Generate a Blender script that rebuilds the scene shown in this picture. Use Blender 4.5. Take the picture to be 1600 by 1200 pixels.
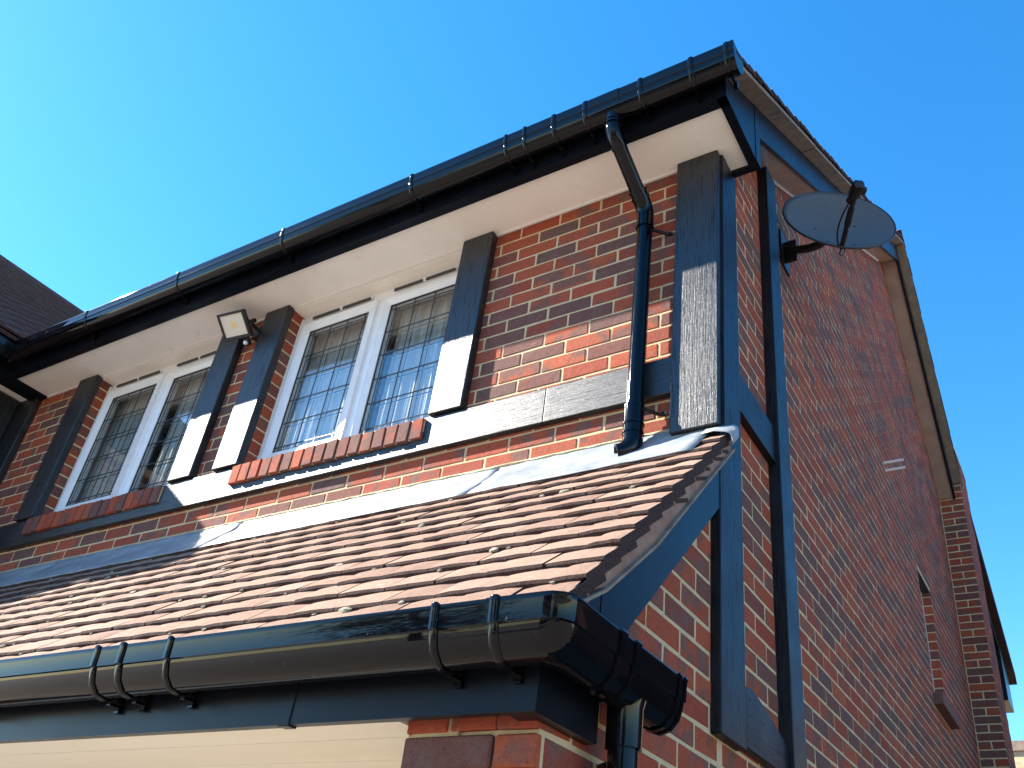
import bpy, bmesh, math, random
from mathutils import Vector, Matrix
for o in list(bpy.data.objects): bpy.data.objects.remove(o)
S = bpy.context.scene; COL = S.collection
# ------------------------------------------------------------ camera
CAM = Vector((0.97704, -2.53660, 1.6))
ROT = ((0.8644307, 0.4939221, 0.0938105), (-0.1987360, 0.5071016, -0.8386608), (-0.4618046, 0.7063207, 0.5365143))  # rows: right, down, forward
FPX, CX, CY = 1373.46, 873.58, 665.02
cd = bpy.data.cameras.new('camera'); cam = bpy.data.objects.new('camera', cd); COL.objects.link(cam)
r, d, f = (Vector(v) for v in ROT)
m = Matrix.Identity(4)
for i in range(3): m[i][0] = r[i]; m[i][1] = -d[i]; m[i][2] = -f[i]; m[i][3] = CAM[i]
cam.matrix_world = m
cd.sensor_width = 36; cd.lens = 36*FPX/1600; cd.shift_x = (800-CX)/1600; cd.shift_y = (CY-600)/1600
cd.clip_start = .02; cd.clip_end = 3000
S.camera = cam; S.render.resolution_x = 1024; S.render.resolution_y = 768
# ------------------------------------------------------------ sky and sun
SUN = Vector((-2.7, -1.0, 2.05)).normalized()
EL = math.asin(SUN.z); AZ = math.atan2(SUN.x, SUN.y)
W = bpy.data.worlds.new('World'); S.world = W; W.use_nodes = True
nt = W.node_tree; bg = nt.nodes['Background']
sky = nt.nodes.new('ShaderNodeTexSky'); sky.sky_type = 'NISHITA'; sky.sun_disc = False
sky.sun_elevation = EL; sky.sun_rotation = AZ; sky.air_density = 1.0; sky.dust_density = .10; sky.ozone_density = 2.3; sky.altitude = 50
hs = nt.nodes.new('ShaderNodeHueSaturation'); hs.inputs['Saturation'].default_value = 1.35; hs.inputs['Hue'].default_value = .497
nt.links.new(sky.outputs[0], hs.inputs['Color']); nt.links.new(hs.outputs[0], bg.inputs[0]); bg.inputs[1].default_value = .107
sl = bpy.data.lights.new('sun', 'SUN'); sl.energy = 5; sl.angle = math.radians(.53); sl.color = (1, .93, .83)
so = bpy.data.objects.new('sun', sl); COL.objects.link(so); so.rotation_euler = SUN.to_track_quat('Z', 'Y').to_euler()
S.view_settings.view_transform = 'Standard'; S.view_settings.look = 'None'; S.view_settings.exposure = 1.95; S.view_settings.gamma = 1
S.render.engine = 'CYCLES'
def proj(p):
    q = Vector(p)-CAM; z = q.dot(f)
    if z < .05: return None
    return CX+FPX*q.dot(r)/z, CY+FPX*q.dot(d)/z
def parea(ps):
    q = [proj(p) for p in ps]
    if None in q: return 0
    cx = sum(a for a, b in q)/len(q); cy = sum(b for a, b in q)/len(q)
    if not (-20 < cx < 1620 and -20 < cy < 1220): return 0
    return abs(sum(q[i][0]*q[i-1][1]-q[i-1][0]*q[i][1] for i in range(len(q))))/2
# ------------------------------------------------------------ materials
MAT = {}
class N:
    def __init__(s, name):
        s.m = bpy.data.materials.new(name); s.m.use_nodes = True; s.t = s.m.node_tree
        s.b = s.t.nodes['Principled BSDF']; MAT[name] = s.m
    def n(s, typ, **k):
        x = s.t.nodes.new('ShaderNode'+typ)
        for a, v in k.items():
            if a.startswith('i_'): 
                key = a[2:]; x.inputs[int(key) if key.isdigit() else key].default_value = v
            else: setattr(x, a, v)
        return x
    def l(s, a, b): s.t.links.new(a, b); return s
    def val(s, **k):
        names = dict(base='Base Color', rough='Roughness', spec='Specular IOR Level', metal='Metallic', coat='Coat Weight')
        for a, v in k.items(): s.b.inputs[names[a]].default_value = v
        return s
    def coords(s, scale=(1, 1, 1), kind='Object'):
        c = s.n('TexCoord'); mp = s.n('Mapping'); mp.inputs['Scale'].default_value = scale
        s.l(c.outputs[kind], mp.inputs[0]); return mp.outputs[0]
    def pos(s, scale=(1, 1, 1)):
        c = s.n('NewGeometry'); mp = s.n('Mapping'); mp.inputs['Scale'].default_value = scale
        s.l(c.outputs['Position'], mp.inputs[0]); return mp.outputs[0]
    def noise(s, v, scale, detail=4, rough=.55):
        x = s.n('TexNoise'); x.inputs['Scale'].default_value = scale; x.inputs['Detail'].default_value = detail; x.inputs['Roughness'].default_value = rough
        s.l(v, x.inputs['Vector']); return x.outputs['Fac']
    def ramp(s, fac, stops, interp='LINEAR'):
        x = s.n('ValToRGB'); x.color_ramp.interpolation = interp
        e = x.color_ramp.elements
        while len(e) < len(stops): e.new(.5)
        for el, (p, c) in zip(e, stops): el.position = p; el.color = (c[0], c[1], c[2], 1) if not isinstance(c, (int, float)) else (c, c, c, 1)
        s.l(fac, x.inputs[0]); return x.outputs[0]
    def mix(s, fac, a, b, mode='MIX'):
        x = s.n('Mix', data_type='RGBA', blend_type=mode)
        for v, i in ((fac, 0), (a, 6), (b, 7)):
            if hasattr(v, 'is_linked') or hasattr(v, 'links'): s.l(v, x.inputs[i])
            else: x.inputs[i].default_value = v if isinstance(v, (int, float)) else (*v[:3], 1)
        return x.outputs[2]
    def math(s, op, a, b=0., c=None):
        x = s.n('Math', operation=op)
        for i, v in enumerate((a, b, c)):
            if v is None: continue
            if hasattr(v, 'links'): s.l(v, x.inputs[i])
            else: x.inputs[i].default_value = v
        return x.outputs[0]
    def bump(s, h, strength=.3, dist=.002, prev=None):
        x = s.n('Bump'); x.inputs['Strength'].default_value = strength; x.inputs['Distance'].default_value = dist
        s.l(h, x.inputs['Height'])
        if prev: s.l(prev, x.inputs['Normal'])
        s.l(x.outputs[0], s.b.inputs['Normal']); return x.outputs[0]
    def base(s, c): return s.l(c, s.b.inputs['Base Color'])
    def rough(s, c): return s.l(c, s.b.inputs['Roughness'])

def brick_mat(name, per_object):
    q = N(name)
    if per_object: rnd = q.n('ObjectInfo').outputs['Random']
    else:
        a = q.n('Attribute'); a.attribute_name = 'rnd'; rnd = a.outputs['Fac']
    p = q.pos()
    off = q.n('CombineXYZ')
    q.l(q.math('MULTIPLY', rnd, 37.), off.inputs[0]); q.l(q.math('MULTIPLY', rnd, 91.), off.inputs[1]); q.l(q.math('MULTIPLY', rnd, 53.), off.inputs[2])
    va = q.n('VectorMath', operation='ADD'); q.l(p, va.inputs[0]); q.l(off.outputs[0], va.inputs[1]); v = va.outputs[0]
    body = q.ramp(rnd, [(0, (.305, .058, .030)), (.18, (.355, .088, .040)), (.34, (.270, .053, .030)), (.50, (.335, .078, .036)), (.64, (.220, .054, .035)), (.72, (.150, .062, .048)), (.86, (.132, .068, .056)), (1, (.190, .056, .042))])
    kiss = q.ramp(q.noise(v, 11, 2, .4), [(.47, 0), (.60, 1)])
    kf = q.math('MULTIPLY', kiss, q.ramp(q.math('FRACT', q.math('MULTIPLY', rnd, 17.3)), [(.30, 0.), (.36, .85)]))
    c = q.mix(kf, body, (.150, .078, .064))
    c = q.mix(.55, c, q.ramp(q.noise(v, 70, 5, .7), [(.25, (.45, .42, .42)), (.55, (1, 1, 1)), (.8, (1.35, 1.3, 1.25))]), 'MULTIPLY')
    pits = q.ramp(q.noise(v, 160, 2, .5), [(.27, 1), (.34, 0)])
    c = q.mix(q.math('MULTIPLY', pits, .75), c, (.02, .018, .02))
    dust = q.ramp(q.noise(v, 24, 6, .75), [(.60, 0), (.85, .55)])
    c = q.mix(dust, c, (.42, .33, .27))
    q.base(c); q.val(rough=.88, spec=.25)
    h = q.math('ADD', q.noise(v, 220, 5, .7), q.math('MULTIPLY', q.noise(v, 38, 3, .6), 1.6))
    q.bump(h, .55, .0022)
    return q.m
brick_mat('brick_single', True); brick_mat('brick_mass', False)
q = N('mortar'); p = q.pos()
q.base(q.mix(.8, (.56, .44, .265), q.ramp(q.noise(p, 9, 6, .7), [(.25, (.62, .6, .58)), (.5, (1, 1, 1)), (.75, (1.2, 1.15, 1.05))]), 'MULTIPLY')).val(rough=.95, spec=.15)
q.bump(q.noise(p, 260, 5, .75), .8, .003)
q = N('verge_bed'); p = q.pos()
q.base(q.ramp(q.noise(p, 11, 6, .7), [(.25, (.17, .095, .072)), (.5, (.27, .165, .125)), (.75, (.37, .25, .195))])).val(rough=.95, spec=.15)
q.bump(q.noise(p, 60, 6, .7), .6, .004)
q = N('mortar_dull'); p = q.pos()
q.base(q.ramp(q.noise(p, 14, 6, .7), [(.25, (.16, .12, .09)), (.5, (.24, .185, .14)), (.75, (.33, .26, .2))])).val(rough=.95, spec=.15)
q.bump(q.noise(p, 90, 6, .7), .8, .004)

def paint_mat(name, axis, rough=.45, base=(.006, .007, .009), spec=.72):
    q = N(name); sc = [95, 95, 95]; sc[axis] = 4
    p = q.pos(tuple(sc)); grain = q.noise(p, 1.0, 6, .72)
    sc2 = [260, 260, 260]; sc2[axis] = 14
    fine = q.noise(q.pos(tuple(sc2)), 1.0, 3, .6)
    big = q.noise(q.pos((5, 5, 5)), 1, 4, .6)
    crack = q.ramp(grain, [(.28, 1), (.36, 0)])
    q.base(q.mix(q.math('MULTIPLY', crack, .6), q.mix(q.ramp(big, [(.45, 0.), (.75, .6)]), base, (base[0]*2.2, base[1]*2.2, base[2]*2.1)), (.004, .004, .005)))
    q.rough(q.ramp(q.math('ADD', q.math('MULTIPLY', big, .6), q.math('MULTIPLY', fine, .4)), [(.3, rough-.10), (.55, rough+.02), (.64, rough+.10)]))
    streak = q.ramp(q.noise(q.pos(tuple(v*1.7 for v in sc)), 1.0, 5, .75), [(.36, 1), (.47, 0)])
    q.l(q.math('MULTIPLY', q.math('SUBTRACT', 1., q.math('MULTIPLY', streak, .85)), spec), q.b.inputs['Specular IOR Level'])
    h = q.math('ADD', grain, q.math('MULTIPLY', fine, .45))
    q.bump(h, .55, .0032)
    return q.m
paint_mat('paint_vertical', 2); paint_mat('paint_along_front', 0); paint_mat('paint_along_side', 1, .42, (.005, .006, .009), .36); paint_mat('paint_side_vertical', 2, .42, (.005, .006, .009), .36)
q = N('black_fascia'); p = q.pos((60, 500, 500))
q.val(base=(.005, .007, .012, 1), rough=.30, spec=.17); q.bump(q.noise(p, 1, 2, .5), .12, .001)
q.rough(q.ramp(q.noise(q.pos((3, 3, 3)), 1, 5, .6), [(.3, .28), (.75, .36)]))
q = N('black_gloss'); p = q.pos()
sp = q.ramp(q.noise(p, 75, 2, .5), [(.73, 0), (.78, 1)])
q.base(q.mix(q.math('MULTIPLY', sp, .20), (.002, .0025, .004), (.25, .24, .22))).val(spec=.24)
q.rough(q.ramp(q.noise(q.pos((2, 9, 9)), 1, 6, .65), [(.35, .02), (.7, .08)])); q.bump(q.noise(q.pos((3, 14, 14)), 1, 2, .5), .08, .004)
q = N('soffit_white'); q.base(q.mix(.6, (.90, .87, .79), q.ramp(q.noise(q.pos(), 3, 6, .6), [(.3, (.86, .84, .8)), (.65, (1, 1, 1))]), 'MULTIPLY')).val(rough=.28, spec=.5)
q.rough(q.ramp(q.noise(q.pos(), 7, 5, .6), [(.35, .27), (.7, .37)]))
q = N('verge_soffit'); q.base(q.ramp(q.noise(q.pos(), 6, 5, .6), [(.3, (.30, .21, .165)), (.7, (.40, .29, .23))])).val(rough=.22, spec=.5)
q = N('white_upvc'); q.base(q.ramp(q.noise(q.pos(), 12, 4, .6), [(.3, (.74, .75, .76)), (.7, (.82, .82, .82))])).val(rough=.24, spec=.5)
q = N('white_seal'); q.val(base=(.78, .76, .72, 1), rough=.7)
q = N('vent_slot'); q.val(base=(.05, .05, .045, 1), rough=.7)
q = N('lead_came'); q.val(base=(.035, .037, .042, 1), rough=.45, metal=.3)
q = N('gasket'); q.val(base=(.012, .012, .014, 1), rough=.6)
q = N('glass')
out = q.t.nodes['Material Output']; tr = q.n('BsdfTransparent'); tr.inputs[0].default_value = (.965, .975, .97, 1)
gl = q.n('BsdfGlossy'); gl.inputs['Roughness'].default_value = .0
lw_ = q.n('LayerWeight'); mx = q.n('MixShader')
sch = q.math('ADD', q.math('MULTIPLY', q.math('POWER', lw_.outputs['Facing'], 5.), .9), .075)
q.l(sch, mx.inputs[0]); q.l(tr.outputs[0], mx.inputs[1]); q.l(gl.outputs[0], mx.inputs[2]); q.l(mx.outputs[0], out.inputs[0])
wv = q.n('Bump'); wv.inputs['Strength'].default_value = .05; wv.inputs['Distance'].default_value = .01; q.l(q.noise(q.pos(), 3.5, 1, .4), wv.inputs['Height']); q.l(wv.outputs[0], gl.inputs['Normal'])
q = N('curtain'); q.val(base=(.82, .81, .78, 1), rough=.9); q.b.inputs['Transmission Weight'].default_value = 0
q = N('curtain_dark'); q.val(base=(.62, .60, .55, 1), rough=.9)
q = N('room'); q.val(base=(.42, .40, .37, 1), rough=.9)
q = N('lead_sheet'); p = q.pos()
q.base(q.ramp(q.noise(p, 6, 6, .7), [(.28, (.12, .14, .16)), (.5, (.21, .235, .255)), (.72, (.33, .35, .36))])).val(rough=.5, metal=.0, spec=.6)
q.bump(q.math('ADD', q.noise(p, 5, 3, .5), q.math('MULTIPLY', q.noise(p, 45, 4, .6), .25)), .35, .012)
def tile_mat(name, per_object, c0, c1, c2, edge=(.055, .03, .028)):
    q = N(name)
    if per_object: rnd = q.n('ObjectInfo').outputs['Random']
    else:
        a = q.n('Attribute'); a.attribute_name = 'rnd'; rnd = a.outputs['Fac']
    p = q.pos()
    c = q.ramp(rnd, [(0, c0), (.4, c1), (.75, c2), (1, c0)])
    c = q.mix(.7, c, q.ramp(q.noise(p, 130, 5, .75), [(.28, (.45, .42, .42)), (.52, (1, 1, 1)), (.78, (1.3, 1.28, 1.2))]), 'MULTIPLY')
    c = q.mix(q.ramp(q.noise(p, 6, 5, .7), [(.5, 0), (.8, .5)]), c, edge)
    c = q.mix(q.ramp(q.noise(p, 38, 3, .5), [(.70, 0), (.76, .7)]), c, (.42, .40, .33))
    # granular tail edge: coarse concrete, with shade painted dark on the down-facing cut edge
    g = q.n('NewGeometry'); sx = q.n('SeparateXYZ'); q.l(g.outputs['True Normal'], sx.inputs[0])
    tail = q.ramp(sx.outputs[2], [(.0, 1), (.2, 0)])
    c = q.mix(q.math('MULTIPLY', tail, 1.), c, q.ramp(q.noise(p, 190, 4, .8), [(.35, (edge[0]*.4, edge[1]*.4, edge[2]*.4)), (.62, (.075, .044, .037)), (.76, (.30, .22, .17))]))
    q.base(c).val(rough=.92, spec=.2)
    q.bump(q.math('ADD', q.noise(p, 260, 5, .75), q.noise(p, 60, 3, .6)), .8, .004)
    return q.m
T0, T1, T2 = (.285, .180, .130), (.33, .215, .158), (.24, .148, .108)
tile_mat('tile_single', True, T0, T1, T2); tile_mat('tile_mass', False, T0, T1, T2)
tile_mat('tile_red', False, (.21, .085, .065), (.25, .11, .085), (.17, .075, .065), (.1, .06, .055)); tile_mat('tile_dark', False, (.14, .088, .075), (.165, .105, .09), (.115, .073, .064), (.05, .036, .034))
q = N('moss'); p = q.pos(); q.base(q.ramp(q.noise(p, 60, 4, .6), [(.3, (.16, .14, .09)), (.7, (.36, .32, .24))])).val(rough=1.); q.bump(q.noise(p, 200, 4, .7), .8, .004)
q = N('porch_cream'); p = q.pos()
q.base(q.mix(.5, (.78, .73, .63), q.ramp(q.noise(q.pos((1.2, 6, 6)), 1, 5, .65), [(.3, (.85, .8, .72)), (.6, (1, 1, 1))]), 'MULTIPLY')).val(rough=.4)
q = N('dish_grey'); p = q.pos()
hx = q.n('TexVoronoi'); hx.inputs['Scale'].default_value = 260; q.l(q.coords(), hx.inputs['Vector'])
q.base(q.mix(q.ramp(hx.outputs['Distance'], [(.25, 1), (.4, 0)]), (.092, .093, .096), (.045, .046, .048))).val(rough=.5, spec=.4)
q.rough(q.ramp(q.noise(q.coords((2, 2, 2)), 2, 5, .6), [(.3, .42), (.7, .62)]))
q = N('black_plastic'); q.val(base=(.010, .010, .011, 1), rough=.38)
q.bump(q.noise(q.pos(), 300, 2, .5), .15, .001)
q = N('lamp_glass'); q.val(base=(.62, .60, .52, 1), rough=.12, coat=.6)
q = N('led_chip'); q.val(base=(.72, .55, .30, 1), rough=.4)
q = N('sensor_white'); q.val(base=(.75, .75, .73, 1), rough=.35)
q = N('galv'); q.val(base=(.45, .45, .44, 1), rough=.4, metal=.8)
q = N('paving'); p = q.pos()
br = q.n('TexBrick'); br.inputs['Scale'].default_value = 1; br.inputs['Brick Width'].default_value = .2; br.inputs['Row Height'].default_value = .1; br.inputs['Mortar Size'].default_value = .006
br.inputs['Color1'].default_value = (.26, .22, .185, 1); br.inputs['Color2'].default_value = (.21, .175, .145, 1); br.inputs['Mortar'].default_value = (.2, .17, .14, 1); q.l(p, br.inputs['Vector'])
q.base(q.mix(.6, br.outputs[0], q.ramp(q.noise(p, 2, 6, .6), [(.3, (.8, .8, .8)), (.7, (1.15, 1.12, 1.1))]), 'MULTIPLY')).val(rough=.9)
q = N('pale_brick'); p = q.pos()
br = q.n('TexBrick'); br.inputs['Scale'].default_value = 1; br.inputs['Brick Width'].default_value = .225; br.inputs['Row Height'].default_value = .075; br.inputs['Mortar Size'].default_value = .006
br.inputs['Color1'].default_value = (.52, .40, .22, 1); br.inputs['Color2'].default_value = (.45, .33, .18, 1); br.inputs['Mortar'].default_value = (.5, .45, .36, 1)
mp = q.n('Mapping'); mp.inputs['Rotation'].default_value = (math.radians(90), 0, 0); q.l(p, mp.inputs[0]); q.l(mp.outputs[0], br.inputs['Vector']); q.base(br.outputs[0]).val(rough=.9)
q = N('stone_sill'); p = q.pos(); q.base(q.ramp(q.noise(p, 30, 4, .6), [(.3, (.11, .05, .04)), (.7, (.16, .075, .06))])).val(rough=.85)
# ------------------------------------------------------------ helpers
def link(o, parent=None):
    COL.objects.link(o)
    if parent is not None: o.parent = parent
    return o
def empty(name, label, cat, loc=(0, 0, 0), group=None):
    o = bpy.data.objects.new(name, None); o.location = loc; o.empty_display_size = .1; COL.objects.link(o)
    o['label'] = label; o['category'] = cat
    if group: o['group'] = group
    return o
def tag(o, label, cat, group=None):
    o['label'] = label; o['category'] = cat
    if group: o['group'] = group
    return o
def mesh_obj(name, bm, mat, parent=None, smooth=False):
    bmesh.ops.recalc_face_normals(bm, faces=bm.faces)
    me = bpy.data.meshes.new(name); bm.to_mesh(me); bm.free()
    me.materials.append(MAT[mat])
    if smooth:
        for pl in me.polygons: pl.use_smooth = True
        me.set_sharp_from_angle(angle=math.radians(38))
    o = bpy.data.objects.new(name, me); link(o, parent)
    if parent is not None: o.matrix_parent_inverse = Matrix.Translation(-Vector(parent.location)) if parent.parent is None else Matrix.Identity(4)
    return o
# every thing's Empty sits at its location and has no rotation; parts keep world coordinates through the parent inverse
def hexa(bm, P):
    v = [bm.verts.new(p) for p in P]
    return [bm.faces.new([v[i] for i in q]) for q in ((0, 3, 2, 1), (4, 5, 6, 7), (0, 1, 5, 4), (1, 2, 6, 5), (2, 3, 7, 6), (3, 0, 4, 7))]
def boxm(bm, x0, x1, y0, y1, z0, z1):
    return hexa(bm, [(x0, y0, z0), (x1, y0, z0), (x1, y1, z0), (x0, y1, z0), (x0, y0, z1), (x1, y0, z1), (x1, y1, z1), (x0, y1, z1)])
def box(name, mat, parent, x0, x1, y0, y1, z0, z1, bevel=0, seg=2):
    bm = bmesh.new(); boxm(bm, x0, x1, y0, y1, z0, z1)
    if bevel: bmesh.ops.bevel(bm, geom=bm.edges[:], offset=bevel, segments=seg, affect='EDGES', profile=.6)
    o = mesh_obj(name, bm, mat, parent, smooth=bool(bevel))
    if bevel: o.modifiers.new('even_shading', 'WEIGHTED_NORMAL')
    return o
def prism_x(bm, pts, x0, x1):          # polygon in (y,z), extruded along x
    a = [bm.verts.new((x0, y, z)) for y, z in pts]; b = [bm.verts.new((x1, y, z)) for y, z in pts]; n = len(pts)
    bm.faces.new(a[::-1]); bm.faces.new(b)
    for i in range(n): bm.faces.new((a[i], a[(i+1) % n], b[(i+1) % n], b[i]))
def prism(name, mat, parent, pts, x0, x1, bevel=0):
    bm = bmesh.new(); prism_x(bm, pts, x0, x1)
    if bevel: bmesh.ops.bevel(bm, geom=bm.edges[:], offset=bevel, segments=2, affect='EDGES')
    o = mesh_obj(name, bm, mat, parent, smooth=bool(bevel))
    if bevel: o.modifiers.new('even_shading', 'WEIGHTED_NORMAL')
    return o
def loft(bm, rings, closed=True, caps=True):
    R = [[bm.verts.new(p) for p in ring] for ring in rings]; n = len(R[0])
    for a, b in zip(R, R[1:]):
        for i in range(n if closed else n-1):
            j = (i+1) % n; bm.faces.new((a[i], a[j], b[j], b[i]))
    if caps: bm.faces.new(R[0][::-1]); bm.faces.new(R[-1])
    return R
def tube(bm, pts, rad, n=20, caps=True):
    pts = [Vector(p) for p in pts]; rs = rad if isinstance(rad, (list, tuple)) else [rad]*len(pts)
    rings = []; up = Vector((.13, .21, .97)); prev = None
    for i, p in enumerate(pts):
        t = (pts[min(i+1, len(pts)-1)]-pts[max(i-1, 0)]).normalized()
        a = (up-t*up.dot(t)) if prev is None else (prev-t*prev.dot(t)); 
        if a.length < 1e-4: a = Vector((1, 0, 0))-t*t.x
        a.normalize(); prev = a; b = t.cross(a)
        rings.append([p+rs[i]*(math.cos(k*2*math.pi/n)*a+math.sin(k*2*math.pi/n)*b) for k in range(n)])
    return loft(bm, rings, True, caps)
def tube_obj(name, mat, parent, pts, rad, n=20):
    bm = bmesh.new(); tube(bm, pts, rad, n); return mesh_obj(name, bm, mat, parent, True)
def arc(p0, pc, p1, n=7):              # quadratic curve
    p0, pc, p1 = Vector(p0), Vector(pc), Vector(p1)
    return [(1-t)**2*p0+2*t*(1-t)*pc+t*t*p1 for t in [i/n for i in range(n+1)]]
# chamfered brick template: width x, depth +y (front at y=0), height z, centred in x and z
def brick_geo(w, dp, h, seed, c=.0035, jit=.0014):
    R = random.Random(seed); V = []; F = []; idx = {}
    for sx in (-1, 1):
        for sy in (-1, 1):
            for sz in (-1, 1):
                X, Y, Z = sx*w/2, (0 if sy < 0 else dp), sz*h/2
                j = [R.uniform(-jit, jit) for _ in range(3)]
                cc = c*R.uniform(.6, 1.5)
                for k in range(3):
                    p = [X-sx*cc, Y-sy*cc, Z-sz*cc]; p[k] = (X, Y, Z)[k]
                    idx[sx, sy, sz, k] = len(V); V.append((p[0]+j[0], p[1]+(j[1]*.35 if sy < 0 else 0), p[2]+j[2]))
    I = lambda s, k: idx[s[0], s[1], s[2], k]
    for k in range(3):
        a, b = [i for i in range(3) if i != k]
        for sg in (-1, 1):
            q = []
            for ua, ub in ((-1, -1), (1, -1), (1, 1), (-1, 1)):
                s = [0, 0, 0]; s[k] = sg; s[a] = ua; s[b] = ub; q.append(I(s, k))
            F.append(q)
        for ua in (-1, 1):
            for ub in (-1, 1):
                s0 = [0, 0, 0]; s0[a] = ua; s0[b] = ub; s1 = list(s0); s0[k] = -1; s1[k] = 1
                F.append([I(s0, a), I(s1, a), I(s1, b), I(s0, b)])
    for sx in (-1, 1):
        for sy in (-1, 1):
            for sz in (-1, 1): F.append([I((sx, sy, sz), k) for k in range(3)])
    # orient outwards
    cen = Vector((0, dp/2, 0)); out = []
    for q in F:
        ps = [Vector(V[i]) for i in q]; nrm = (ps[1]-ps[0]).cross(ps[2]-ps[0]); mid = sum(ps, Vector())/len(ps)
        out.append(q if nrm.dot(mid-cen) > 0 else q[::-1])
    return V, out
def raw_obj(name, V, F, mat, parent, rnd=None, smooth=False):
    me = bpy.data.meshes.new(name); me.from_pydata(V, [], F); me.materials.append(MAT[mat])
    if rnd is not None:
        at = me.attributes.new('rnd', 'FLOAT', 'FACE'); at.data.foreach_set('value', rnd)
    if smooth:
        for pl in me.polygons: pl.use_smooth = True
    me.update(); o = bpy.data.objects.new(name, me); link(o, parent); o.matrix_parent_inverse = Matrix.Translation(-Vector(parent.location)); return o
class Pieces:                          # alike pieces: the largest in view become objects, the rest one joined part
    def __init__(s): s.all = []
    def add(s, key, mat4, parent, area): s.all.append((area, len(s.all), key, mat4, parent))
    def build(s, name, geo, smat, mmat, limit, stuff_parent, stuff_name, rng):
        cache = {}; s.all.sort(key=lambda t: (-t[0], t[1])); V = []; F = []; rn = []
        for n, (area, _, key, M4, par) in enumerate(s.all):
            if n < limit and area > 12:
                if key not in cache:
                    me = bpy.data.meshes.new(name); v, fc = geo(key); me.from_pydata(v, [], fc); me.materials.append(MAT[smat]); me.update(); cache[key] = me
                o = bpy.data.objects.new(name, cache[key]); o.matrix_world = M4; link(o, par); o.matrix_parent_inverse = par['_inv'] if '_inv' in par else Matrix.Identity(4)
            else:
                v, fc = geo(key); b = len(V); V += [M4 @ Vector(p) for p in v]; F += [[b+i for i in q] for q in fc]; rn += [rng.random()]*len(fc)
        if V:
            o = raw_obj(stuff_name, V, F, mmat, stuff_parent, rn); o['kind'] = 'stuff'
# ------------------------------------------------------------ ground
bm = bmesh.new(); v = [bm.verts.new(p) for p in ((-400, -400, 0), (400, -400, 0), (400, 400, 0), (-400, 400, 0))]; bm.faces.new(v)
g = mesh_obj('ground', bm, 'paving'); g['kind'] = 'structure'
# ------------------------------------------------------------ the house
house = empty('brick_house', 'red brick two-storey house with black painted timbers, gable and tiled porch roof', 'house')
rng = random.Random(7)
W1 = (-4.425, -3.165); W2 = (-2.615, -1.365); WZ0, WZ1 = 3.71, 4.80; REC = .003
bm = bmesh.new()
for a, b in ((-5.35, W1[0]), (W1[1], W2[0]), (W2[1], -REC)): boxm(bm, a+(REC if a in (W1[1], W2[1]) else 0), b-(REC if b in (W1[0], W2[0]) else 0), REC, .28, WZ0, 4.83)
boxm(bm, -5.35, -REC, REC, .28, 0, WZ0-.002)
front_wall = mesh_obj('front_wall', bm, 'mortar', house)
def gable_top(y): return 4.92+.70*y if y < 4.80 else 8.28-1.04*(y-4.80)
def porch_under(y):                    # underside of porch roof covering
    P = ((-1.13, 2.225), (-.99, 2.30), (-.875, 2.375), (-.615, 2.605), (-.07, 3.185), (.0, 3.26))
    for (a, za), (b, zb) in zip(P, P[1:]):
        if y <= b: return za+(zb-za)*(y-a)/(b-a)
    return P[-1][1]
bm = bmesh.new()
prism_x(bm, [(-.985, 0), (-.2, 0), (-.2, 2.93), (-.60, 2.52), (-.985, 2.20)], -.34, -.0027)
SW = (4.29, 4.80, 3.64, 4.63)          # small side window y0 y1 z0 z1
prism_x(bm, [(-.2, 0), (SW[0]-.004, 0), (SW[0]-.004, gable_top(SW[0])-.02), (.28, gable_top(.28)-.02), (.28, 4.82), (.02, 4.82), (.0, 3.15), (-.2, 2.93)], -.25, -.0025)
prism_x(bm, [(SW[0], 0), (SW[1], 0), (SW[1], SW[2]), (SW[0], SW[2])], -.25, -.0029)
prism_x(bm, [(SW[0], SW[3]), (SW[1], SW[3]), (SW[1], 8.26), (SW[0], gable_top(SW[0])-.02)], -.25, -.0029)
prism_x(bm, [(SW[1]+.004, 0), (6.5, 0), (6.5, gable_top(6.5)-.02), (SW[1]+.004, 8.25)], -.25, -.0025)
side_wall = mesh_obj('side_wall', bm, 'mortar', house)
porch_pier = box('porch_pier', 'mortar', house, -.325, -.2, -.993, -.70, 0, 2.10)
BR = Pieces()
def brickgeo(key): return brick_geo(key[0], key[1], key[2], key[3])
def jm(loc, rotz):
    e = .004
    return Matrix.Translation(Vector(loc)) @ Matrix.Rotation(rotz+rng.uniform(-e, e), 4, 'Z') @ Matrix.Rotation(rng.uniform(-e, e), 4, 'Y')
def add_brick(x0, x1, zc, h, plane, face, parent, dp=.1):     # face 'F' (normal -y, plane=y), 'S' (normal +x, plane=x; x0,x1 are y)
    w = round(x1-x0, 3)
    if w < .018: return
    mid = (x0+x1)/2; pr = rng.uniform(-.0004, .0010); key = (w, dp, round(h, 3), rng.randrange(3))
    if face == 'F':
        M4 = jm((mid, plane+pr, zc), 0); c = [(x0, plane, zc-h/2), (x1, plane, zc-h/2), (x1, plane, zc+h/2), (x0, plane, zc+h/2)]
    else:
        M4 = jm((plane-pr, mid, zc), math.pi/2); c = [(plane, x0, zc-h/2), (plane, x1, zc-h/2), (plane, x1, zc+h/2), (plane, x0, zc+h/2)]
    BR.add(key, M4, parent, parea(c))
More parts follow.
